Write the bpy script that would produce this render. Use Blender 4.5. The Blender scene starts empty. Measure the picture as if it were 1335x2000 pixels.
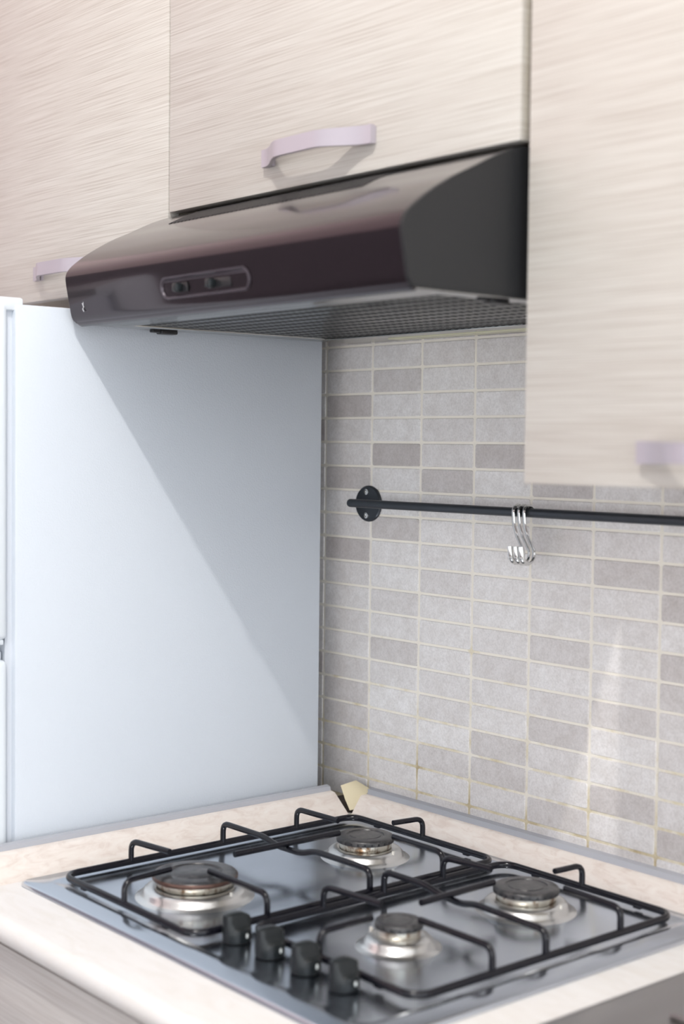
import bpy, bmesh, math, random
from mathutils import Vector, Matrix

random.seed(7)
S = bpy.context.scene
C = S.collection
# ---------------------------------------------------------------- camera, world, lights, exposure
# Working unit inside this script: 1 = one tile width = 0.1 m; row datum height 1.52 m above the floor.
U, Z0 = 0.1, 1.52
def W(x, y, z): return Vector((x*U, y*U, z*U + Z0))

cam_d = bpy.data.cameras.new('camera')
cam = bpy.data.objects.new('camera', cam_d); C.objects.link(cam); S.camera = cam
cam_d.sensor_fit = 'VERTICAL'; cam_d.sensor_height = 36.0
cam_d.lens = 2856.6/2000*36.0
cam_d.clip_start = 0.02
yaw, pit, rol = -0.869722, -0.045085, 0.0109221
fwd = Vector((math.sin(yaw)*math.cos(pit), math.cos(yaw)*math.cos(pit), math.sin(pit)))
rt = fwd.cross(Vector((0, 0, 1))).normalized(); up = rt.cross(fwd)
r2 = rt*math.cos(rol) + up*math.sin(rol); u2 = -rt*math.sin(rol) + up*math.cos(rol)
M = Matrix((r2, u2, -fwd)).transposed().to_4x4()
M.translation = W(15.3285, -13.4760, -1.0700)
cam.matrix_world = M
cam_d.dof.use_dof = True
cam_d.dof.focus_distance = 1.90
cam_d.dof.aperture_fstop = 3.2

wd = bpy.data.worlds.new('world'); S.world = wd; wd.use_nodes = True
bg = wd.node_tree.nodes['Background']
bg.inputs[0].default_value = (0.94, 0.97, 1.0, 1); bg.inputs[1].default_value = 2.6

LAMP = (10.5, -14.5, 15.0)
ld = bpy.data.lights.new('ceiling_spot_light', 'POINT'); ld.energy = 74; ld.color = (1.0, 0.97, 0.93)
ld.shadow_soft_size = 0.018
lo = bpy.data.objects.new('ceiling_spot_light', ld); C.objects.link(lo); lo.location = W(*LAMP)

S.view_settings.view_transform = 'Standard'; S.view_settings.look = 'None'
S.view_settings.gamma = 1.0; S.view_settings.use_curve_mapping = False
S.view_settings.exposure = 0.0

# ---------------------------------------------------------------- materials
def mat(name, col=(.8, .8, .8), rough=.5, metal=0., spec=.5, coat=0., emit=None, es=0.):
    m = bpy.data.materials.new(name); m.use_nodes = True
    b = m.node_tree.nodes['Principled BSDF']
    b.inputs['Base Color'].default_value = (*col, 1); b.inputs['Roughness'].default_value = rough
    b.inputs['Metallic'].default_value = metal; b.inputs['Specular IOR Level'].default_value = spec
    b.inputs['Coat Weight'].default_value = coat
    if emit: b.inputs['Emission Color'].default_value = (*emit, 1); b.inputs['Emission Strength'].default_value = es
    return m
def nodes(m):
    nt = m.node_tree
    return nt, nt.nodes['Principled BSDF']
def coords(nt, scale):
    t = nt.nodes.new('ShaderNodeTexCoord'); mp = nt.nodes.new('ShaderNodeMapping')
    nt.links.new(t.outputs['Object'], mp.inputs[0]); mp.inputs['Scale'].default_value = scale
    return mp.outputs[0]
def noise(nt, vec, sc, det=4, rough=.6, dist=0):
    n = nt.nodes.new('ShaderNodeTexNoise'); nt.links.new(vec, n.inputs['Vector'])
    n.inputs['Scale'].default_value = sc; n.inputs['Detail'].default_value = det
    n.inputs['Roughness'].default_value = rough; n.inputs['Distortion'].default_value = dist
    return n.outputs['Fac']
def ramp(nt, fac, stops):
    r = nt.nodes.new('ShaderNodeValToRGB'); nt.links.new(fac, r.inputs[0])
    el = r.color_ramp.elements
    while len(el) < len(stops): el.new(.5)
    for e, (p, c) in zip(el, stops): e.position = p; e.color = (*c, 1)
    return r.outputs['Color']
def mix(nt, a, b, fac, mode='MIX'):
    m = nt.nodes.new('ShaderNodeMix'); m.data_type = 'RGBA'; m.blend_type = mode
    if isinstance(fac, float): m.inputs[0].default_value = fac
    else: nt.links.new(fac, m.inputs[0])
    for k, v in ((6, a), (7, b)):
        if isinstance(v, tuple): m.inputs[k].default_value = (*v, 1)
        else: nt.links.new(v, m.inputs[k])
    return m.outputs[2]
def bump(nt, b, h, strength, dist=.001):
    n = nt.nodes.new('ShaderNodeBump'); n.inputs['Strength'].default_value = strength
    n.inputs['Distance'].default_value = dist
    nt.links.new(h, n.inputs['Height']); nt.links.new(n.outputs[0], b.inputs['Normal'])

def wood_mat(name, base, dark, rough=.42):
    m = mat(name, base, rough); nt, b = nodes(m)
    v = coords(nt, (2.0, 2.0, 200)); n1 = noise(nt, v, 2.6, 6, .62, .02)
    v2 = coords(nt, (3, 3, 420)); n2 = noise(nt, v2, 2.0, 3, .6, .05)
    v3 = coords(nt, (1.3, 1.3, 14)); n3 = noise(nt, v3, 2.0, 3, .5, .1)
    c1 = ramp(nt, n1, [(.36, dark), (.56, base)])
    c2 = ramp(nt, n2, [(.38, (.66, .61, .58)), (.53, (1, 1, 1))])
    c3 = ramp(nt, n3, [(.3, (.93, .91, .90)), (.7, (1, 1, 1))])
    c = mix(nt, c1, c2, .55, 'MULTIPLY'); c = mix(nt, c, c3, 1.0, 'MULTIPLY')
    nt.links.new(c, b.inputs['Base Color']); bump(nt, b, n2, .25, .0004)
    return m
WOOD = wood_mat('pale_wood_laminate', (.645, .62, .575), (.585, .553, .505))
WOODB = wood_mat('base_wood_laminate', (.66, .64, .62), (.58, .56, .54))
CARC = mat('cabinet_board', (.62, .56, .46), .6)
OLIVE = mat('olive_filler_shade', (.56, .52, .37), .6)  # olive carries the shade on the cabinet side inside the gap
WHITE = mat('fridge_enamel', (.625, .67, .73), .38)
nt, b = nodes(WHITE); v = coords(nt, (1, 1, 1)); n = noise(nt, v, 420, 2, .5); bump(nt, b, n, .5, .0008)
SMOOTHW = mat('fridge_smooth_white', (.78, .83, .88), .3)
GASK = mat('fridge_gasket', (.60, .63, .68), .7)
HOODM = mat('bronze_hood_metal', (.055, .043, .049), .16, 1.0, coat=.25); nodes(HOODM)[1].inputs['Coat Roughness'].default_value = .06
nt, b = nodes(HOODM); v = coords(nt, (1, 60, 60)); n = noise(nt, v, 12, 3, .5); bump(nt, b, n, .03, .0003)
b.inputs['Anisotropic'].default_value = .4
tg = nt.nodes.new('ShaderNodeTangent'); tg.direction_type = 'RADIAL'; tg.axis = 'X'; nt.links.new(tg.outputs[0], b.inputs['Tangent'])
b.inputs['Anisotropic Rotation'].default_value = 0.0
HOODP = mat('hood_dark_plastic', (.016, .0165, .018), .5, spec=.35)
HOODU = mat('hood_underside_metal', (.46, .46, .45), .16, 1.0)
BLACKP = mat('black_plastic', (.012, .012, .014), .32)
SILVER = mat('silver_print', (.75, .77, .8), .3, .6)
LENS = mat('lamp_lens', (.62, .60, .42), .35)
HANDLE = mat('lilac_grey_handle', (.47, .43, .48), .38, .25)
STEEL = mat('brushed_steel', (.56, .605, .67), .13, 1.0)
nt, b = nodes(STEEL); v = coords(nt, (3, 3, 3)); n = noise(nt, v, 4, 5, .6)
nt.links.new(ramp(nt, n, [(.3, (.13,)*3), (.75, (.28,)*3)]), b.inputs['Roughness'])
v2 = coords(nt, (8, 300, 8)); n2 = noise(nt, v2, 2, 2, .5); bump(nt, b, n2, .02, .0002)
ALU = mat('burner_aluminium', (.74, .74, .73), .28, 1.0)
RINGM = mat('burner_ring_metal', (.66, .62, .55), .33, .85)
nt, b = nodes(RINGM); v = coords(nt, (1, 1, .6)); n = noise(nt, v, 90, 4, .6)
nt.links.new(ramp(nt, n, [(.38, (.22, .13, .07)), (.52, (.68, .65, .58))]), b.inputs['Base Color'])
CAPM = mat('burner_cap_enamel', (.035, .036, .04), .32)
nt, b = nodes(CAPM); v = coords(nt, (1, 1, 1)); n = noise(nt, v, 120, 4, .7)
nt.links.new(ramp(nt, n, [(.45, (.028, .028, .031)), (.7, (.09, .085, .085))]), b.inputs['Base Color'])
CAPSKIRT = mat('burnt_cap_edge', (.13, .075, .06), .3, .7)
ENAM = mat('black_enamel', (.006, .006, .010), .2, 0, .4)
nt, b = nodes(ENAM); v = coords(nt, (1, 1, 1)); n = noise(nt, v, 260, 4, .7)
nt.links.new(ramp(nt, n, [(.62, (.006, .006, .010)), (.80, (.07, .06, .055))]), b.inputs['Base Color'])
GRATEW = mat('worn_enamel', (.06, .075, .10), .3)
KNOB = mat('knob_plastic', (.010, .013, .015), .32, spec=.4)
CTR = mat('worktop_laminate', (.82, .76, .69), .38)
nt, b = nodes(CTR); v = coords(nt, (2, 9, 2)); n = noise(nt, v, 6, 6, .65, 1.2)
nt.links.new(ramp(nt, n, [(.3, (.75, .72, .68)), (.55, (.80, .78, .76)), (.8, (.82, .81, .79))]), b.inputs['Base Color'])
TRAV = mat('upstand_laminate', (.80, .73, .68), .34)
nt, b = nodes(TRAV); v = coords(nt, (3, 3, 12)); n = noise(nt, v, 9, 6, .65, 1.0)
nt.links.new(ramp(nt, n, [(.3, (.68, .58, .52)), (.5, (.80, .725, .67)), (.75, (.85, .80, .75))]), b.inputs['Base Color'])
SEAL = mat('clear_seal_strip', (.42, .43, .47), .25)
CAPB = mat('corner_cap_plastic', (.62, .54, .36), .45)
DARKGAP = mat('broken_gap', (.03, .02, .015), .9)
RAIL = mat('gunmetal_rail', (.052, .058, .068), .36, .6)
CHROME = mat('chrome', (.70, .70, .69), .12, 1.0)
SINKM = mat('sink_steel', (.36, .35, .345), .28, 1.0)
nt, b = nodes(SINKM); v = coords(nt, (60, 3, 3)); n = noise(nt, v, 4, 3, .5); bump(nt, b, n, .1, .0003)
PLASTER = mat('wall_paint', (.82, .81, .80), .8)
PINKW = mat('pinkish_wall_paint', (.84, .68, .68), .8)
FLOOR = mat('floor_tiles', (.30, .25, .22), .45)
nt, b = nodes(FLOOR); v = coords(nt, (1, 1, 1)); br = nt.nodes.new('ShaderNodeTexBrick'); nt.links.new(v, br.inputs[0])
br.offset = 0; br.inputs['Scale'].default_value = 1.0; br.inputs['Brick Width'].default_value = .4; br.inputs['Row Height'].default_value = .4
br.inputs['Mortar Size'].default_value = .004; br.inputs['Color1'].default_value = (.17, .14, .135, 1); br.inputs['Color2'].default_value = (.15, .12, .12, 1)
br.inputs['Mortar'].default_value = (.15, .13, .12, 1); nt.links.new(br.outputs[0], b.inputs['Base Color'])
GLOW = mat('lamp_disc', (1, 1, 1), .5, emit=(1, .95, .88), es=6)

# perforated filter: highlights painted as bright dots in a procedural grid on dark metal
FILT = mat('perforated_filter_glints', (.4, .4, .4), .2, 1.0)
nt, b = nodes(FILT); v = coords(nt, (88, 36, 36))
sx = nt.nodes.new('ShaderNodeSeparateXYZ'); nt.links.new(v, sx.inputs[0])
def math_(nt, op, a, b_=None):
    n = nt.nodes.new('ShaderNodeMath'); n.operation = op
    for k, q in ((0, a), (1, b_)):
        if q is None: continue
        if isinstance(q, (int, float)): n.inputs[k].default_value = q
        else: nt.links.new(q, n.inputs[k])
    return n.outputs[0]
half_ = math_(nt, 'MULTIPLY', math_(nt, 'MODULO', math_(nt, 'FLOOR', math_(nt, 'ADD', sx.outputs[1], 200.)), 2.), .5)
fx = math_(nt, 'SUBTRACT', math_(nt, 'FRACT', math_(nt, 'ADD', sx.outputs[0], half_)), .5)
fy = math_(nt, 'SUBTRACT', math_(nt, 'FRACT', sx.outputs[1]), .5)
dd = math_(nt, 'SQRT', math_(nt, 'ADD', math_(nt, 'MULTIPLY', fx, fx), math_(nt, 'MULTIPLY', fy, fy)))
nt.links.new(ramp(nt, dd, [(.20, (.50, .50, .48)), (.30, (.02, .02, .02)), (.46, (.035, .035, .035)), (.60, (.09, .09, .09))]), b.inputs['Base Color'])
nt.links.new(ramp(nt, dd, [(.2, (.12,)*3), (.34, (.6,)*3)]), b.inputs['Roughness'])

# wall tile: tone of each tile is stored on its faces, grime only near the joints low on the wall
TILE = mat('grey_beige_tile', (.6, .58, .56), .34)
nt, b = nodes(TILE)
at = nt.nodes.new('ShaderNodeAttribute'); at.attribute_name = 'tone'; at.attribute_type = 'GEOMETRY'
base = ramp(nt, at.outputs['Fac'], [(0, (.86, .84, .83)), (.5, (.76, .73, .72)), (1, (.54, .495, .48))])
v = coords(nt, (1, 1, 1)); n1 = noise(nt, v, 420, 3, .7); n2 = noise(nt, v, 45, 5, .7)
c = mix(nt, base, ramp(nt, n1, [(.3, (.78, .77, .76)), (.6, (1.03, 1.03, 1.03))]), .7, 'MULTIPLY')
c = mix(nt, c, ramp(nt, n2, [(.3, (.86, .84, .82)), (.65, (1.03, 1.03, 1.03))]), .9, 'MULTIPLY')
nt.links.new(c, b.inputs['Base Color']); bump(nt, b, n1, .15, .0003)
GROUT = mat('cream_grout', (.68, .62, .52), .75)
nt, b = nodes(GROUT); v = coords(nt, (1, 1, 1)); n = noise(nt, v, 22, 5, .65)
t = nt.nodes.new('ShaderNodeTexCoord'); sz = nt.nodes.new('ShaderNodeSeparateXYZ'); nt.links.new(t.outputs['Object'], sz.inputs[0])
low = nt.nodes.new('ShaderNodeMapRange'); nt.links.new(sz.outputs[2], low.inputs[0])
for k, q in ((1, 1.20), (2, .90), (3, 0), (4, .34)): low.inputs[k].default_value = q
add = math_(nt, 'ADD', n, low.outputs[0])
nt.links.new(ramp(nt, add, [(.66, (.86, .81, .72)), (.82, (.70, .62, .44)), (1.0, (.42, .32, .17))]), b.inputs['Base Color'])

# ---------------------------------------------------------------- mesh helpers (all coordinates in the working unit)
def BM(): return bmesh.new()
def box(bm, x0, x1, y0, y1, z0, z1, bev=0, seg=2):
    g = bmesh.ops.create_cube(bm, size=1)
    for v in g['verts']:
        v.co = Vector(((x0+x1)/2 + v.co.x*(x1-x0), (y0+y1)/2 + v.co.y*(y1-y0), (z0+z1)/2 + v.co.z*(z1-z0)))
    if bev:
        es = list({e for v in g['verts'] for e in v.link_edges})
        bmesh.ops.bevel(bm, geom=es, offset=bev, segments=seg, profile=.5, affect='EDGES')
def prism(bm, pts, axis, a, b_, bev=0):
    """closed polygon pts (2D) extruded along axis from a to b_"""
    def co(p, t):
        if axis == 0: return (t, p[0], p[1])
        if axis == 1: return (p[0], t, p[1])
        return (p[0], p[1], t)
    va = [bm.verts.new(co(p, a)) for p in pts]; vb = [bm.verts.new(co(p, b_)) for p in pts]
    n = len(pts); fs = [bm.faces.new(va), bm.faces.new(vb[::-1])]
    for i in range(n): fs.append(bm.faces.new((va[i], vb[i], vb[(i+1) % n], va[(i+1) % n])))
    if bev:
        es = list(fs[0].edges) + list(fs[1].edges)
        bmesh.ops.bevel(bm, geom=es, offset=bev, segments=2, affect='EDGES')
def sheet(bm, pts, axis, a, b_):
    def co(p, t): return (t, p[0], p[1]) if axis == 0 else (p[0], t, p[1])
    va = [bm.verts.new(co(p, a)) for p in pts]; vb = [bm.verts.new(co(p, b_)) for p in pts]
    for i in range(len(pts)-1): bm.faces.new((va[i], vb[i], vb[i+1], va[i+1]))
def fillet(pts, r, seg=5, closed=False):
    P = [Vector(p) for p in pts]; out = []; n = len(P)
    for i in range(n):
        if not closed and i in (0, n-1): out.append(P[i]); continue
        a, p, c = P[i-1], P[i], P[(i+1) % n]
        d1 = (a-p); d2 = (c-p); l = min(r, d1.length*.48, d2.length*.48)
        q0 = p + d1.normalized()*l; q2 = p + d2.normalized()*l
        for k in range(seg+1):
            t = k/seg; out.append(q0*(1-t)**2 + p*2*t*(1-t) + q2*t*t)
    return out
def tube(bm, pts, r, seg=10, closed=False, sq=(1, 1), up_=Vector((0, 0, 1)), fixed=False):
    P = [Vector(p) for p in pts]; n = len(P); rings = []; prev = None
    for i in range(n):
        if closed: t = (P[(i+1) % n]-P[i-1])
        else: t = P[min(i+1, n-1)]-P[max(i-1, 0)]
        t = t.normalized()
        if fixed or prev is None:
            a = up_ - t*up_.dot(t)
            if a.length < 1e-4: a = Vector((1, 0, 0)) - t*t.x
        else: a = prev - t*prev.dot(t)
        a.normalize(); prev = a; b_ = t.cross(a)
        rings.append([bm.verts.new(P[i] + a*math.cos(2*math.pi*k/seg)*r*sq[0] + b_*math.sin(2*math.pi*k/seg)*r*sq[1]) for k in range(seg)])
    for i in range(n if closed else n-1):
        A, B = rings[i], rings[(i+1) % n]
        for k in range(seg): bm.faces.new((A[k], A[(k+1) % seg], B[(k+1) % seg], B[k]))
    if not closed: bm.faces.new(rings[0][::-1]); bm.faces.new(rings[-1])
def lathe(bm, prof, c, axis='z', seg=48, sc=(1, 1)):
    rings = []
    for r, h in prof:
        ring = []
        for k in range(seg):
            a = 2*math.pi*k/seg; x, y = r*math.cos(a)*sc[0], r*math.sin(a)*sc[1]
            if axis == 'z': co = (c[0]+x, c[1]+y, c[2]+h)
            else: co = (c[0]+x, c[1]-h, c[2]+y)
            ring.append(bm.verts.new(co))
        rings.append(ring)
    for A, B in zip(rings, rings[1:]):
        for k in range(seg): bm.faces.new((A[k], A[(k+1) % seg], B[(k+1) % seg], B[k]))
    bm.faces.new(rings[0][::-1]); bm.faces.new(rings[-1])

def place(o, loc):
    o.location = loc
def obj(name, bm, m, parent=None, smooth=True, angle=35, base=None):
    """one mesh object; its origin sits on its own base point (or on its parent's world origin)"""
    for v in bm.verts: v.co = W(*v.co)
    bmesh.ops.recalc_face_normals(bm, faces=bm.faces)
    if base is None and parent is not None: org = Vector(parent['_o'])
    else:
        if base is None:
            xs = [v.co for v in bm.verts]
            org = Vector(((min(v.x for v in xs)+max(v.x for v in xs))/2, (min(v.y for v in xs)+max(v.y for v in xs))/2, min(v.z for v in xs)))
        else: org = W(*base)
    for v in bm.verts: v.co -= org
    me = bpy.data.meshes.new(name); bm.to_mesh(me); bm.free()
    ms = m if isinstance(m, (list, tuple)) else [m]
    for q in ms: me.materials.append(q)
    if smooth:
        me.polygons.foreach_set('use_smooth', [True]*len(me.polygons))
        try: me.set_sharp_from_angle(angle=math.radians(angle))
        except Exception: pass
    o = bpy.data.objects.new(name, me); C.objects.link(o)
    if parent is not None:
        o.parent = parent; o.location = org - Vector(parent['_o'])
    else: o.location = org
    o['_o'] = tuple(org)
    return o
def thing(name, label, cat, base, group=None):
    o = bpy.data.objects.new(name, None); C.objects.link(o); o.location = W(*base)
    o.empty_display_size = .05
    o['_o'] = tuple(o.location); o['label'] = label; o['category'] = cat
    if group: o['group'] = group
    return o
def tag(o, label, cat, group=None):
    o['label'] = label; o['category'] = cat
    if group: o['group'] = group
    return o
def struct(o): o['kind'] = 'structure'; return o

# ---------------------------------------------------------------- room shell
ZF, ZC = -15.2, 15.8
bm = BM(); box(bm, -30, 34, -45, 3, ZF-1, ZF); struct(obj('floor', bm, FLOOR, smooth=False))
bm = BM(); box(bm, -30, 34, -45, 3, ZC, ZC+1); struct(obj('ceiling', bm, PLASTER, smooth=False))
bm = BM(); box(bm, -11.2, -10.2, -46, 3, ZF, ZC); struct(obj('wall_left', bm, PINKW, smooth=False))
bm = BM(); box(bm, -10.2, -9.9, -36, -7.5, ZF, 3.2, .02); struct(obj('added_reflection_panel', bm, mat('added_dark_panel', (.25, .215, .24), .45), smooth=False))  # unseen dark panel, added so the hood front reflects something dark
# added unseen window wall: dark lintel limits light, opening below admits fill, slim mullions
bm = BM(); box(bm, -30, 34, -46, -45, 5, ZC)
for x in (-24, -8, 8, 24): box(bm, x-.4, x+.4, -45.7, -45.1, ZF, 5)
struct(obj('added_window_wall', bm, mat('added_wall_dark', (.16, .12, .125), .5), smooth=False))

# tiled wall: every tile has its own slightly raised bevelled face and its own tone
TONES = {-1: [.4, .4, .45, .4], 0: [.5, .72, .2, .32], 1: [.88, .25, .3, .15], 2: [.5, .15, .4, .3], 3: [.45, .88, .5, .8],
 4: [.85, .18, .8, .08], 5: [.2, .1, .3, .3, .4], 6: [.5, .72, .25, .25, .6, .5], 7: [.9, .2, .3, .1, .35, .7, .7],
 8: [.5, .1, .5, .2, .4, .2, .8], 9: [.3, .6, .3, .1, .3, .3, .1], 10: [.5, .3, .2, .3, .55, .2, .75],
 11: [.4, .65, .3, .5, .15, .3, .6], 12: [.6, .4, .4, .3, .5, .6, .4], 13: [.7, .1, .5, .2, .68, .2, .5],
 14: [.7, .3, .05, .6, .4, .2, .4], 15: [.6, .3, .6, .62, .2, .7, .4], 16: [.6, .2, .2, .3, .6, .2, .8]}
bm = BM(); TH = .33757; G = .022
tone = bm.loops.layers.float_color.new('tone')
box(bm, -10.2, 34, .02, 1.2, ZF, ZC)
def poly(cs, mi, tn):
    f = bm.faces.new([bm.verts.new(c_) for c_ in cs]); f.material_index = mi
    for l in f.loops: l[tone] = (tn, tn, tn, 1)
for i in range(-9, 26):
    for k in range(-5, 18):
        row = TONES.get(k); ci = i+1
        tn = row[ci] if row and 0 <= ci < len(row) else random.choice((.1, .2, .25, .35, .45, .55, .7, .85))
        tn = min(1, max(0, tn + random.uniform(-.05, .05)))
        x0, x1 = i+G*.75, i+1-G*.75; z1, z0 = -k*TH-G*.6, -(k+1)*TH+G*.6
        if k == 16: z0 = -(k+1)*TH+G*.6
        e = .010; rr = .020
        def rnd(x0, x1, z0, z1, r, y):
            out = []
            for cx, cz, a0 in ((x1-r, z0+r, -90), (x1-r, z1-r, 0), (x0+r, z1-r, 90), (x0+r, z0+r, 180)):
                for s in range(4):
                    a = math.radians(a0+30*s); out.append((cx+r*math.cos(a), y, cz+r*math.sin(a)))
            return out
        inn = rnd(x0+e, x1-e, z0+e, z1-e, rr, -.012); outr = rnd(x0, x1, z0, z1, rr+e, .004)
        poly(inn, 1, tn)
        for s in range(len(inn)):
            q = (s+1) % len(inn); poly([outr[s], outr[q], inn[q], inn[s]], 1, tn)
# grout bed just behind the tile faces; plaster above
gr = BM(); 
x0, x1 = -10.2, 34
f = bm.faces.new([bm.verts.new(c_) for c_ in ((x0, 0, -20*TH), (x1, 0, -20*TH), (x1, 0, 5*TH), (x0, 0, 5*TH))]); f.material_index = 2
gr.free()
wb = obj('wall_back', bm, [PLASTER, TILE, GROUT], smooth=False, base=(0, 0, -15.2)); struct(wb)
# object origin sits on the floor line so that object Z equals height above floor

# ---------------------------------------------------------------- worktop and base units
CT = -6.2
bm = BM()
prof = [(-.25, CT), (-6.13, CT), (-6.19, CT-.015), (-6.24, CT-.06), (-6.26, CT-.13), (-6.25, CT-.2), (-6.21, CT-.26), (-6.15, CT-.28), (-.02, CT-.28), (-.02, CT)]
prism(bm, prof, 0, -.45, 24)
tag(obj('worktop', bm, CTR), 'cream laminate kitchen worktop with rounded front edge, holding the hob', 'worktop')

def base_unit(x0, x1, label):
    t = thing('base_cabinet', label, 'cabinet', ((x0+x1)/2, -3, ZF), 'base units under the worktop')
    bm = BM(); box(bm, x0, x1, -5.82, -.1, ZF+1.5, CT-.29); box(bm, x0, x1, -5.3, -.4, ZF, ZF+1.5); obj('body', bm, CARC, t, smooth=False)
    bm = BM(); box(bm, x0+.02, x1-.02, -6.04, -5.86, CT-1.75, CT-.41, .006); d = obj('drawer_front', bm, WOODB, t)
    bm = BM(); box(bm, x0+.02, x1-.02, -6.01, -5.83, ZF+1.5, CT-1.79, .012); obj('door', bm, WOODB, t)
base_unit(-.42, 5.58, 'greyish wood base cabinet directly under the gas hob')
base_unit(5.6, 11.6, 'greyish wood base cabinet under the steel sink')

# sealing upstands
def upst(pts_body, pts_seal, axis, a, b_, label):
    t = thing('upstand', label, 'upstand', ((pts_body[0][0], (a+b_)/2, CT) if axis == 1 else ((a+b_)/2, pts_body[0][0], CT)), 'worktop upstands')
    bm = BM(); prism(bm, pts_body, axis, a, b_); obj('facing', bm, TRAV, t)
    bm = BM(); prism(bm, pts_seal, axis, a, b_); o = obj('seal_strip', bm, SEAL, t); o['label'] = 'grey translucent seal strip'
upst([(-.43, CT), (.03, CT), (.02, CT+.02), (-.27, CT+.26), (-.34, CT+.275), (-.43, CT+.275)], [(-.45, CT+.2), (-.36, CT+.276), (-.38, CT+.33), (-.45, CT+.345)], 1, -5.75, -.38,
     'travertine patterned upstand along the fridge side of the worktop')
upst([(-.015, CT), (-.36, CT), (-.355, CT+.02), (-.19, CT+.25), (-.13, CT+.275), (-.015, CT+.275)], [(-.012, CT+.2), (-.115, CT+.276), (-.09, CT+.34), (-.012, CT+.355)], 0, .06, 24,
     'travertine patterned upstand along the foot of the tiled wall')
# broken corner cap
t = thing('corner_cap', 'pale yellow broken corner cap between the two upstands behind the hob', 'corner cap', (-.05, -.3, CT))
bm = BM()
k = [(-.11, -.31, -5.833), (.01, -.13, -5.763), (.17, -.05, -5.855), (.156, -.16, -5.99), (.155, -.26, -6.126), (.105, -.32, -6.141), (0, -.323, -6.0)]
k = [(x-.10 + (.05 if i in (2, 3) else 0), y-.02, z) for i, (x, y, z) in enumerate(k)]
k2 = [(x-.012, y+.012, z-.008) for x, y, z in k]
va = [bm.verts.new(c_) for c_ in k]; vb = [bm.verts.new(c_) for c_ in k2]
cen = bm.verts.new((-.03, -.235, -5.955)); n = len(k)
for i in range(n): bm.faces.new((va[i], va[(i+1) % n], cen)); bm.faces.new((va[i], vb[i], vb[(i+1) % n], va[(i+1) % n]))
bm.faces.new(vb[::-1])
obj('cap_face', bm, CAPB, t, angle=60)
bm = BM(); prism(bm, [(-.42, -.375), (-.20, -.375), (.055, -.20), (.055, -.02), (-.42, -.02)], 2, CT, CT+.16); obj('core', bm, DARKGAP, t, smooth=False)

# ---------------------------------------------------------------- fridge
FX = -.58
t = thing('refrigerator', 'tall white refrigerator with textured side, left of the hob', 'fridge', (-3.6, -2.8, ZF))
bm = BM(); box(bm, FX-6, FX, -5.17, -.43, ZF+.3, .58, .03); obj('body', bm, WHITE, t)
bm = BM(); box(bm, FX-5.9, FX-.09, -5.26, -5.15, ZF+1, .5); obj('gasket', bm, GASK, t)
bm = BM(); box(bm, FX-6, FX, -5.95, -5.26, -3.44, .6, .07, 3); d = obj('door', bm, SMOOTHW, t)
bm = BM(); box(bm, FX-.5, FX-.03, -5.93, -5.3, -3.5, -3.43, .02); obj('handle_recess', bm, SMOOTHW, d)
bm = BM(); box(bm, FX-6, FX, -5.95, -5.26, ZF+1, -3.68, .07, 3); d = obj('door', bm, SMOOTHW, t)
bm = BM(); box(bm, FX-5.9, FX-.1, -5.85, -5.3, -3.69, -3.58, .02); obj('handle_recess', bm, SMOOTHW, d)
bm = BM(); box(bm, FX-1.2, FX-.02, -5.9, -5.05, .5, .66, .03); obj('hinge_cover', bm, SMOOTHW, t)
for x in (FX-5.5, FX-.5):
    for y in (-4.8, -.9): bm = BM(); lathe(bm, [(.2, 0), (.2, .35)], (x, y, ZF), seg=16); obj('foot', bm, BLACKP, t)

# ---------------------------------------------------------------- wall cabinets
DY = -3.1
def handle(x0, z0, z1, parent):
    """bow handle: flat strip with a foot on the door at each end, arched out in the middle"""
    L = 1.92; N = 36; th = .055; bm = BM(); rows = []
    zc = (z0+z1)/2; hh = (z1-z0)/2
    for i in range(N+1):
        s = i/N; x = x0 + L*s
        a = min(1, max(0, (s-.01)/.34)); c_ = min(1, max(0, (.99-s)/.34)); e = min(a, c_); e = e*e*(3-2*e)
        out = .06 + .27*e
        w = hh*(1 - .10*e)
        y = DY - out
        rows.append([bm.verts.new((x, y-th/2, zc-w)), bm.verts.new((x, y-th/2, zc+w)), bm.verts.new((x, y+th/2, zc+w)), bm.verts.new((x, y+th/2, zc-w))])
    for A, B in zip(rows, rows[1:]):
        for k in range(4): bm.faces.new((A[k], A[(k+1) % 4], B[(k+1) % 4], B[k]))
    bm.faces.new(rows[0]); bm.faces.new(rows[-1][::-1])
    es = [e for e in bm.edges if len(e.link_faces) == 2 and e.calc_face_angle(0) > 1.2]
    bmesh.ops.bevel(bm, geom=es, offset=.012, segments=2, affect='EDGES')
    for xx in (x0+.08, x0+L-.08): box(bm, xx-.07, xx+.07, DY-.04, DY, zc-hh*.9, zc+hh*.9)
    obj('handle', bm, HANDLE, parent)
def wall_unit(x0, x1, zb, zt, hx, hz, label):
    t = thing('wall_cabinet', label, 'cabinet', ((x0+x1)/2, -1.5, zb), 'wall cabinets')
    bm = BM(); box(bm, x0+.02, x1-.02, -2.9, -.02, zb+.06, zt); obj('body', bm, CARC, t, smooth=False)
    bm = BM(); box(bm, x0, x1, DY, -2.92, zb, zt, .012); d = obj('door', bm, WOOD, t)
    handle(hx, hz[0], hz[1], d)
wall_unit(-5.28, -.46, .98, 8.5, -3.84, (1.26, 1.46), 'beige wood wall cabinet above the white refrigerator')
wall_unit(-.43, 5.61, 1.87, 8.5, 1.62, (2.14, 2.34), 'pale wood wall cabinet directly above the dark cooker hood')
wall_unit(5.73, 10.53, -1.41, 8.5, 7.14, (-1.2, -1.0), 'whitish tall wall cabinet hanging low right of the cooker hood')
bm = BM(); box(bm, 5.625, 5.715, -2.98, -.02, 1.90, 8.5)
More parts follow.
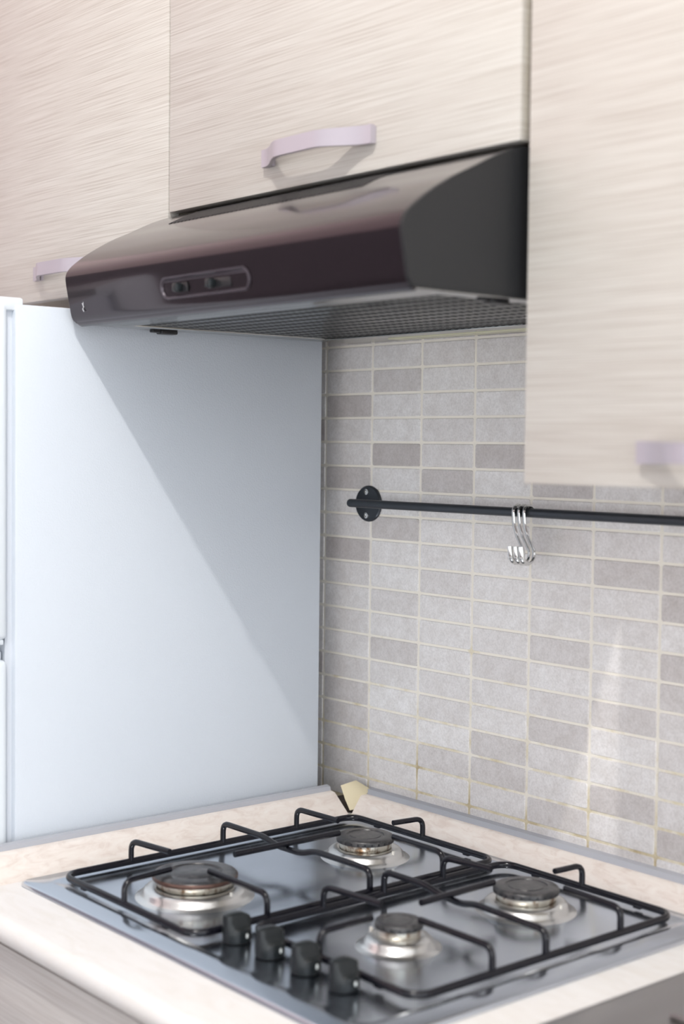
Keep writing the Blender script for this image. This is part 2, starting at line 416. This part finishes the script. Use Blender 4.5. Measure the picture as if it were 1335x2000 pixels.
tag(obj('filler_strip', bm, OLIVE, smooth=False), 'narrow filler strip, olive for the shaded cabinet side, between hood cabinet and right hand cabinet', 'filler strip')

# ---------------------------------------------------------------- cooker hood
HL, HR, HB = -.42, 5.6, .37
t = thing('cooker_hood', 'dark bronze cooker hood under the middle wall cabinet, above the hob', 'cooker hood', (2.6, -2.3, HB))
raw = [(-2.95, 1.83), (-3.12, 1.80), (-3.4, 1.69), (-3.67, 1.56), (-3.97, 1.42), (-4.26, 1.25), (-4.44, 1.12), (-4.54, 1.03), (-4.585, .95), (-4.585, .86), (-4.555, .70), (-4.52, .53), (-4.50, .45), (-4.46, .395), (-4.40, HB)]
def catmull(P, k=4):
    out = []
    for i in range(len(P)-1):
        p0, p1, p2, p3 = P[max(i-1, 0)], P[i], P[i+1], P[min(i+2, len(P)-1)]
        for s in range(k):
            t_ = s/k
            out.append(tuple(.5*((2*p1[j]) + (-p0[j]+p2[j])*t_ + (2*p0[j]-5*p1[j]+4*p2[j]-p3[j])*t_**2 + (-p0[j]+3*p1[j]-3*p2[j]+p3[j])*t_**3) for j in (0, 1)))
    return out + [P[-1]]
curve = catmull(raw)
outer = [(-.05, 1.83)] + curve
inner = [(y+.03 if y < -3 else y, z-.03) for y, z in outer]
inner[-1] = (inner[-1][0], HB); 
bm = BM(); N = len(outer); X = [HL+.04, HR-.05]
A = [[bm.verts.new((x, *p)) for p in outer] for x in X]; B = [[bm.verts.new((x, *p)) for p in inner] for x in X]
for i in range(N-1):
    bm.faces.new((A[0][i], A[1][i], A[1][i+1], A[0][i+1])); bm.faces.new((B[0][i], B[0][i+1], B[1][i+1], B[1][i]))
    for s in (0, 1): bm.faces.new((A[s][i], A[s][i+1], B[s][i+1], B[s][i]))
for i in (0, N-1): bm.faces.new((A[0][i], A[1][i], B[1][i], B[0][i]))
shell = obj('shell', bm, HOODM, t, angle=50)
for (a, b_) in ((HR-.05, HR), (HL, HL+.04)):
    bm = BM(); pf = [(-.05, HB), (-.05, 1.83)] + curve
    prism(bm, pf, 0, a, b_, .012); o = obj('end_cap', bm, HOODP if a > 0 else HOODM, t, angle=30)
    if a > 0: o['label'] = 'matt dark grey end cap'
# underside: lip, pan frame, filter, lamp lens, latches
bm = BM(); sheetpts = [(-4.40, HB), (-4.05, HB), (-4.0, HB+.05), (-3.95, HB+.05)]
box(bm, HL+.04, HR-.05, -4.41, -4.02, HB-.005, HB+.04, .01)
box(bm, HL+.04, HR-.05, -.70, -.05, HB-.005, HB+.04, .01)
box(bm, HL+.04, HL+.35, -4.02, -.70, HB-.005, HB+.04, .01); box(bm, HR-.30, HR-.05, -4.02, -.70, HB-.005, HB+.04, .01)
obj('bottom_pan', bm, HOODU, t)
bm = BM(); box(bm, HL+.36, HR-.31, -4.01, -.71, HB+.012, HB+.05, .008); fl = obj('grease_filter', bm, FILT, t)
bm = BM()
box(bm, HL+.36, HR-.31, -.80, -.71, HB-.01, HB+.011, .004); obj('filter_rim', bm, HOODU, fl)
bm = BM(); box(bm, HL+.36, HR-.31, -4.01, -3.85, HB-.004, HB+.011, .004); obj('filter_rim', bm, HOODU, fl)
bm = BM(); box(bm, .8, 5.2, -.45, -.2, HB-.02, HB+.02, .008); o = obj('lamp_lens', bm, LENS, t)
for x in (HR-.17, HL+.10):
    bm = BM(); box(bm, x-.10, x+.04, -3.3, -3.05, HB-.055, HB+.0, .02); box(bm, x-.06, x+.02, -3.42, -3.29, HB-.04, HB+.0, .012); obj('latch', bm, BLACKP, t)
# control recess on the front face
def fy_(z):
    # y of the front surface at height z
    for (y0, z0), (y1, z1) in zip(curve, curve[1:]):
        if z1 <= z <= z0 and z0 > z1 and z < 1.03: return y0 + (y1-y0)*(z0-z)/(z0-z1)
    return -4.55
bm = BM(); cx, cz, hw, hh = 2.44, .635, .82, .125
ring = []
for j, (off, w) in enumerate(((.003, 0), (-.022, .004), (-.022, .022), (.0, .034), (.0, .2))):
    rr = []
    if j == 4: break
    for s in range(40):
        a = 2*math.pi*s/40; ca, sa = math.cos(a), math.sin(a)
        rad = hh - w; x = cx + (hw-hh)*(1 if ca > 0 else -1)*(1 if abs(ca) > 1e-6 else 0) + rad*ca; z = cz + rad*sa
        rr.append(bm.verts.new((x, fy_(z)+off, z)))
    ring.append(rr)
for A_, B_ in zip(ring, ring[1:]):
    for s in range(40): bm.faces.new((A_[s], A_[(s+1) % 40], B_[(s+1) % 40], B_[s]))
bm.faces.new(ring[-1])
cp = obj('control_panel', bm, mat('control_panel_plastic', (.075, .062, .075), .3, .3), t)
for sx0, sx1, kx in ((1.94, 2.13, 2.0), (2.52, 2.92, 2.62)):
    bm = BM(); box(bm, sx0, sx1, fy_(.62)-.012, fy_(.62)+.01, .575, .685, .008); obj('switch_slot', bm, BLACKP, cp)
    bm = BM(); box(bm, kx-.045, kx+.045, fy_(.62)-.10, fy_(.62)-.008, .575, .675, .022); obj('switch', bm, KNOB, cp)
# small silver emblem low on the left of the front
bm = BM(); yy = fy_(.56)-.006
tube(bm, [(-.11, yy, .63), (-.09, yy, .61), (-.10, yy, .575), (-.085, yy, .555), (-.105, yy, .53), (-.08, yy, .50)], .006, 6)
tube(bm, [(-.12, yy, .60), (-.105, yy, .585)], .005, 6); obj('emblem', bm, SILVER, t)
# vent fins on top
bm = BM()
def ytop(z): return z
def ztop(y):
    for (y0, z0), (y1, z1) in zip(curve, curve[1:]):
        if y1 <= y <= y0 and y0 > y1: return z0 + (z1-z0)*(y0-y)/(y0-y1)
    return 1.8
n = 46
for i in range(n):
    x = .35 + i*.078
    a, b_ = -3.02, -3.62
    ys = [a + (b_-a)*q/6 for q in range(7)]
    va = [bm.verts.new((x, y, ztop(y)+.008)) for y in ys]; vb = [bm.verts.new((x+.036, y, ztop(y)+.008)) for y in ys]
    vc = [bm.verts.new((x+.036, y, ztop(y)-.02)) for y in ys]; vd = [bm.verts.new((x, y, ztop(y)-.02)) for y in ys]
    for q in range(6):
        for P_, Q_ in ((va, vb), (vb, vc), (vc, vd), (vd, va)): bm.faces.new((P_[q], Q_[q], Q_[q+1], P_[q+1]))
    bm.faces.new((va[0], vb[0], vc[0], vd[0])); bm.faces.new((va[6], vb[6], vc[6], vd[6]))
obj('vent_slots', bm, BLACKP, t, smooth=False)

# ---------------------------------------------------------------- rail and hooks
t = thing('utensil_rail', 'dark grey utensil rail screwed to the tiled wall', 'rail', (-.04, -.1, -1.87))
ry, rz, rr = -.36, -1.855, .057
bm = BM(); tube(bm, [(-.03, ry, rz), (20, ry, rz+.02)], rr, 20)
lathe(bm, [(.005, .05), (.035, .04), (.052, .02), (rr, 0), (rr, -.001)], (0, 0, 0), seg=20)
for v in bm.verts[-100:]:
    x, y, z = v.co; v.co = (-.03 - z, ry + x, rz + y)
obj('rod', bm, RAIL, t)
for bx in (-.03, 14.0):
    bm = BM(); lathe(bm, [(.265, 0), (.265, .02), (.25, .04), (.1, .055), (.06, .06), (.045, .32)], (bx, -.012, -1.87), 'y', 48, (1, .95)); br_ = obj('bracket', bm, RAIL, t)
    for dz in (.165, -.165):
        bm = BM(); lathe(bm, [(.045, 0), (.042, .015), (.02, .02), (.018, .006)], (bx-.01, -.058, -1.87+dz), 'y', 20)
        obj('screw', bm, CHROME, br_)
def s_hook(x, dxb, label, tilt=0.):
    bm = BM(); pts = []
    y0 = ry; R1 = .085
    for k in range(9):
        a = math.radians(-30 + 210*k/8); pts.append((0, y0 + R1*math.cos(a), rz+.005 + R1*math.sin(a)))
    # front leg crosses down to the back of the lower loop
    zl = -2.36; R2 = .11; yc = y0 - .03
    pts.append((0, y0-.075, rz-.15)); pts.append((0, y0-.02, rz-.30)); pts.append((0, yc+R2-.01, zl+.06))
    for k in range(8):
        a = math.radians(0 - 180*k/7); pts.append((0, yc + R2*math.cos(a), zl + R2*math.sin(a)))
    pts.append((0, yc-R2-.01, zl+.10))
    P = []
    for (_, y, z) in pts:
        f = (rz - z)/.6; P.append((x + dxb*f, y + tilt*f, z))
    tube(bm, P, .018, 8, sq=(1, 1.9), up_=Vector((0, 0, 1)), fixed=False)
    tag(obj('s_hook', bm, CHROME, angle=60), label, 'hook', 'hooks on the rail')
s_hook(3.11, .03, 'chrome s-hook on the rail, leftmost of the three')
s_hook(3.20, .04, 'chrome s-hook on the rail, middle of the three')
s_hook(3.285, .03, 'chrome s-hook on the rail, rightmost of the three')

# ---------------------------------------------------------------- gas hob
HT = -6.14; BT = -6.165
hob = thing('gas_hob', 'four burner stainless steel gas hob set into the worktop', 'hob', (3.2, -2.95, CT))
def rrect(x0, x1, y0, y1, r, z, seg=8):
    out = []
    for cx_, cy_, a0 in ((x1-r, y1-r, 0), (x0+r, y1-r, 90), (x0+r, y0+r, 180), (x1-r, y0+r, 270)):
        for s in range(seg+1):
            a = math.radians(a0+90*s/seg); out.append((cx_+r*math.cos(a), cy_+r*math.sin(a), z))
    return out
bm = BM()
ox = (.14, 6.2, -5.50, -.385)
loops = [rrect(*ox, .10, CT+.004), rrect(ox[0]+.005, ox[1]-.005, ox[2]+.005, ox[3]-.005, .10, CT+.045), rrect(ox[0]+.03, ox[1]-.03, ox[2]+.03, ox[3]-.03, .09, HT),
         rrect(.34, 5.99, -5.32, -.50, .16, HT-.004), rrect(.37, 5.96, -5.28, -.53, .15, HT+.003), rrect(.40, 5.93, -5.24, -.56, .15, HT+.004), rrect(.44, 5.89, -5.20, -.59, .15, HT-.004), rrect(.49, 5.84, -5.13, -.64, .13, BT+.006), rrect(.52, 5.81, -5.10, -.67, .12, BT)]
RG = [[bm.verts.new(p) for p in l] for l in loops]; m_ = len(RG[0])
for A_, B_ in zip(RG, RG[1:]):
    for s in range(m_): bm.faces.new((A_[s], A_[(s+1) % m_], B_[(s+1) % m_], B_[s]))
bm.faces.new(RG[-1])
obj('plate', bm, STEEL, hob, angle=60)

BUR = [(1.80, -4.17, .48), (1.80, -1.62, .36), (4.48, -1.60, .365), (4.48, -3.50, .25)]
for (bx, by, r) in BUR:
    bm = BM(); s = r
    # pressed dish / flared cup around the burner
    lathe(bm, [(s+.20, -.003), (s+.19, .004), (s+.145, .012), (s+.12, .035), (s+.105, .075), (s+.075, .105), (s+.03, .12), (s-.02, .125), (s-.06, .11), (s-.08, .05)], (bx, by, BT), seg=64)
    bu = obj('burner', bm, ALU, hob, angle=60)
    bm = BM(); lathe(bm, [(s*.82, .10), (s*.90, .13), (s*.93, .20), (s*.90, .205)], (bx, by, BT), seg=64); o = obj('burner_ring', bm, RINGM, bu, angle=50)
    bm = BM(); z = .20
    prof = [(s*.9, z), (s*1.0, z+.005), (s*1.0, z+.045), (s*.97, z+.065), (s*.90, z+.075), (s*.66, z+.077), (s*.64, z+.066), (s*.55, z+.066), (s*.53, z+.074), (s*.1, z+.078)]
    lathe(bm, prof, (bx, by, BT), seg=64); cp_ = obj('burner_cap', bm, CAPM, bu, angle=40)
    # gas ports round the rim
    bm = BM()
    nn = int(26*r/.36)
    for j in range(nn):
        a = 2*math.pi*j/nn; ca, sa = math.cos(a), math.sin(a); q = s*1.002
        tx, ty = -sa*.012, ca*.012
        f = [(bx+ca*q-tx, by+sa*q-ty, BT+z+.012), (bx+ca*q+tx, by+sa*q+ty, BT+z+.012), (bx+ca*q+tx, by+sa*q+ty, BT+z+.042), (bx+ca*q-tx, by+sa*q-ty, BT+z+.042)]
        g = [(p_[0]-ca*.03, p_[1]-sa*.03, p_[2]) for p_ in f]
        va = [bm.verts.new(p_) for p_ in f]; vb = [bm.verts.new(p_) for p_ in g]
        bm.faces.new(va); bm.faces.new(vb[::-1])
        for u_ in range(4): bm.faces.new((va[u_], vb[u_], vb[(u_+1) % 4], va[(u_+1) % 4]))
    obj('gas_ports', bm, BLACKP, cp_, smooth=False)
    if r > .4:
        bm = BM(); lathe(bm, [(s*1.0, z+.006), (s*1.012, z+.012), (s*1.012, z+.045), (s*1.0, z+.052)], (bx, by, BT), seg=64); obj('cap_skirt', bm, CAPSKIRT, cp_, angle=60)
    # ignition electrode
    bm = BM(); ea = math.radians(200 if r < .3 else 12); ex, ey = bx+math.cos(ea)*(s+.07), by+math.sin(ea)*(s+.07)
    tube(bm, [(ex, ey, BT+.02), (ex, ey, BT+.14)], .018, 8); obj('electrode', bm, mat('ceramic', (.75, .72, .66), .3), bu)

# control knobs along the front right
for kx in (3.33, 3.89, 4.46, 5.03):
    R_ = .15; c_ = (kx, -4.70, BT)
    bm = BM(); lathe(bm, [(R_*.9, 0), (R_, .012), (R_*1.02, .03), (R_, .10), (R_*.97, .135), (R_*.86, .15), (R_*.4, .15)], c_, seg=40)
    kn = obj('knob', bm, KNOB, hob, angle=40)
    # raised grip fin: front end drops straight down the rim, side scooped out in a curve
    bm = BM(); N_ = 10; secs = []
    for j in range(N_+1):
        q = -R_*.98 + 2*R_*.98*j/N_
        w = .055 + .0*q
        hgt = .30 - .05*max(0, (q/R_))**2 - .015*(abs(q)/R_)**6
        lim = math.sqrt(max(0, (R_*1.0)**2 - q*q))
        xs = [(-min(lim, .15)-.004, .10), (-min(lim, .085)-.004, .165), (-min(.062, lim+.012), .215), (-min(.055, lim+.012), hgt-.012), (-min(.043, lim+.006), hgt), (min(.043, lim+.006), hgt), (min(.055, lim+.012), hgt-.012), (min(.062, lim+.012), .215), (min(lim, .085)+.004, .165), (min(lim, .15)+.004, .10)]
        secs.append([bm.verts.new((kx+x, c_[1]+q, BT+z)) for x, z in xs])
    for A_, B_ in zip(secs, secs[1:]):
        for u_ in range(10): bm.faces.new((A_[u_], A_[(u_+1) % 10], B_[(u_+1) % 10], B_[u_]))
    bm.faces.new(secs[0]); bm.faces.new(secs[-1][::-1]); obj('grip', bm, KNOB, kn, angle=50)
    bm = BM(); ang = math.radians(8)
    lathe(bm, [(.026, 0), (.02, .006)], (0, 0, 0), 'y', 14, (.6, 1))
    for v in bm.verts:
        x, y, z = v.co; q = R_*1.01 - y; v.co = (kx+math.cos(ang)*q - math.sin(ang)*x, c_[1]+math.sin(ang)*q + math.cos(ang)*x, BT+.085+z)
    obj('pointer_mark', bm, mat('white_paint', (.8, .84, .82), .4), kn)

# pan supports
TR = .037
def support(fr, fingers, cross, bars, label):
    x0, x1, y0, y1 = fr
    t = thing('pan_support', label, 'pan support', ((x0+x1)/2, (y0+y1)/2, HT), 'pan supports on the hob')
    bm = BM(); pts = rrect(x0, x1, y0, y1, .20, -6.085, 6)
    tube(bm, [Vector(p) for p in pts], .042, 10, True, sq=(1.0, .85), fixed=True)
    # foot pads under the rails
    for q in ((x0+.5, y0), (x1-.5, y0), (x0+.5, y1), (x1-.5, y1)):
        xx, yy_ = q; box(bm, xx-.05, xx+.05, yy_-.03, yy_+.03, HT+.001, -6.10, .01)
    obj('frame', bm, ENAM, t, angle=60)
    zt = -5.835
    for (fx, fy2, tx, ty) in fingers:
        bm = BM(); P = fillet([(fx, fy2, -6.085), (fx, fy2, zt), (tx, ty, zt)], .13, 6)
        tube(bm, P, TR, 10, sq=(1, .9)); obj('finger', bm, ENAM, t, angle=60)
    for pl in cross:
        bm = BM(); P = fillet(pl, .11, 5); tube(bm, P, TR, 10); obj('cross_bar', bm, ENAM, t, angle=60)
    for pl in bars:
        bm = BM(); tube(bm, pl, TR, 10); obj('long_bar', bm, ENAM, t, angle=60)
    return t
zt = -5.835
support((.45, 3.12, -5.10, -.66),
        [(.45, -4.17, 1.13, -4.07), (3.12, -4.15, 2.05, -4.15), (1.80, -5.10, 1.72, -4.45), (.45, -1.64, 1.25, -1.60), (3.12, -1.56, 2.25, -1.56), (1.82, -.66, 1.76, -1.12)],
        [[(.45, -2.82, -6.085), (.45, -2.82, zt), (1.25, -2.80, zt), (1.52, -2.78, zt-.065), (1.95, -2.76, zt-.065), (2.15, -2.72, zt), (3.12, -2.70, zt), (3.12, -2.70, -6.085)]],
        [[(1.70, -3.55, zt+.005), (1.72, -1.98, zt+.005)]],
        'black enamelled pan support on the hob half nearest the fridge')
support((3.27, 5.78, -4.48, -.66),
        [(3.27, -3.50, 4.12, -3.42), (5.76, -3.46, 4.75, -3.46), (4.40, -4.48, 4.40, -3.80), (3.27, -1.70, 3.95, -1.60), (5.76, -1.55, 4.95, -1.50), (4.48, -.66, 4.45, -1.10)],
        [[(3.27, -2.62, -6.085), (3.27, -2.62, zt), (3.90, -2.60, zt), (4.15, -2.58, zt-.065), (4.50, -2.62, zt-.065), (4.72, -2.66, zt), (5.76, -2.70, zt), (5.76, -2.70, -6.085)]],
        [[(4.36, -3.08, zt+.005), (4.32, -1.95, zt+.005)]],
        'black enamelled pan support on the hob half nearest the sink')

# ---------------------------------------------------------------- sink
t = thing('sink', 'dull stainless steel sink with drainboard set in the worktop right of the hob', 'sink', (9, -3, CT))
bm = BM()
sx_ = (6.72, 14.8, -5.45, -.9)
loops = [rrect(*sx_, .25, CT+.003), rrect(sx_[0]+.01, sx_[1]-.01, sx_[2]+.01, sx_[3]-.01, .25, CT+.018), rrect(sx_[0]+.06, sx_[1]-.06, sx_[2]+.06, sx_[3]-.06, .22, CT+.024),
         rrect(sx_[0]+.4, sx_[1]-.4, sx_[2]+.45, sx_[3]-.45, .3, CT+.02), rrect(sx_[0]+.48, sx_[1]-.48, sx_[2]+.53, sx_[3]-.53, .3, CT+.004)]
RG = [[bm.verts.new(p) for p in l] for l in loops]; m_ = len(RG[0])
for A_, B_ in zip(RG, RG[1:]):
    for s in range(m_): bm.faces.new((A_[s], A_[(s+1) % m_], B_[(s+1) % m_], B_[s]))
bm.faces.new(RG[-1]); obj('drainboard', bm, SINKM, t, angle=60)
bm = BM()
for k in range(7):
    y = -4.6 + k*.6; tube(bm, fillet([(7.36, y, CT+.03), (7.42, y, CT+.042), (10.2, y, CT+.042), (10.3, y, CT+.03)], .05, 3), .030, 10)
obj('drain_ridges', bm, SINKM, t, angle=60)
bm = BM(); prev_ = None
loops = [rrect(10.7, 14.2, -4.8, -1.5, .4, CT+.012), rrect(10.75, 14.15, -4.75, -1.55, .4, CT+.03), rrect(10.82, 14.08, -4.68, -1.62, .4, CT+.012)]
RG = [[bm.verts.new(p) for p in l] for l in loops]; m_ = len(RG[0])
for A_, B_ in zip(RG, RG[1:]):
    for s in range(m_): bm.faces.new((A_[s], A_[(s+1) % m_], B_[(s+1) % m_], B_[s]))
obj('bowl_rim', bm, SINKM, t, angle=60)

# ---------------------------------------------------------------- ceiling spot
t = thing('ceiling_spot', 'small round white spotlight set in the ceiling', 'lamp', (LAMP[0], LAMP[1], ZC))
bm = BM(); lathe(bm, [(.55, 0), (.55, -.12), (.42, -.16), (.40, -.05)], (LAMP[0], LAMP[1], ZC-.001), seg=32); obj('trim_ring', bm, SILVER, t)
bm = BM(); lathe(bm, [(.36, -.06), (.34, -.1)], (LAMP[0], LAMP[1], ZC-.001), seg=32); obj('diffuser', bm, GLOW, t)

for o in bpy.data.objects:
    if '_o' in o: del o['_o']
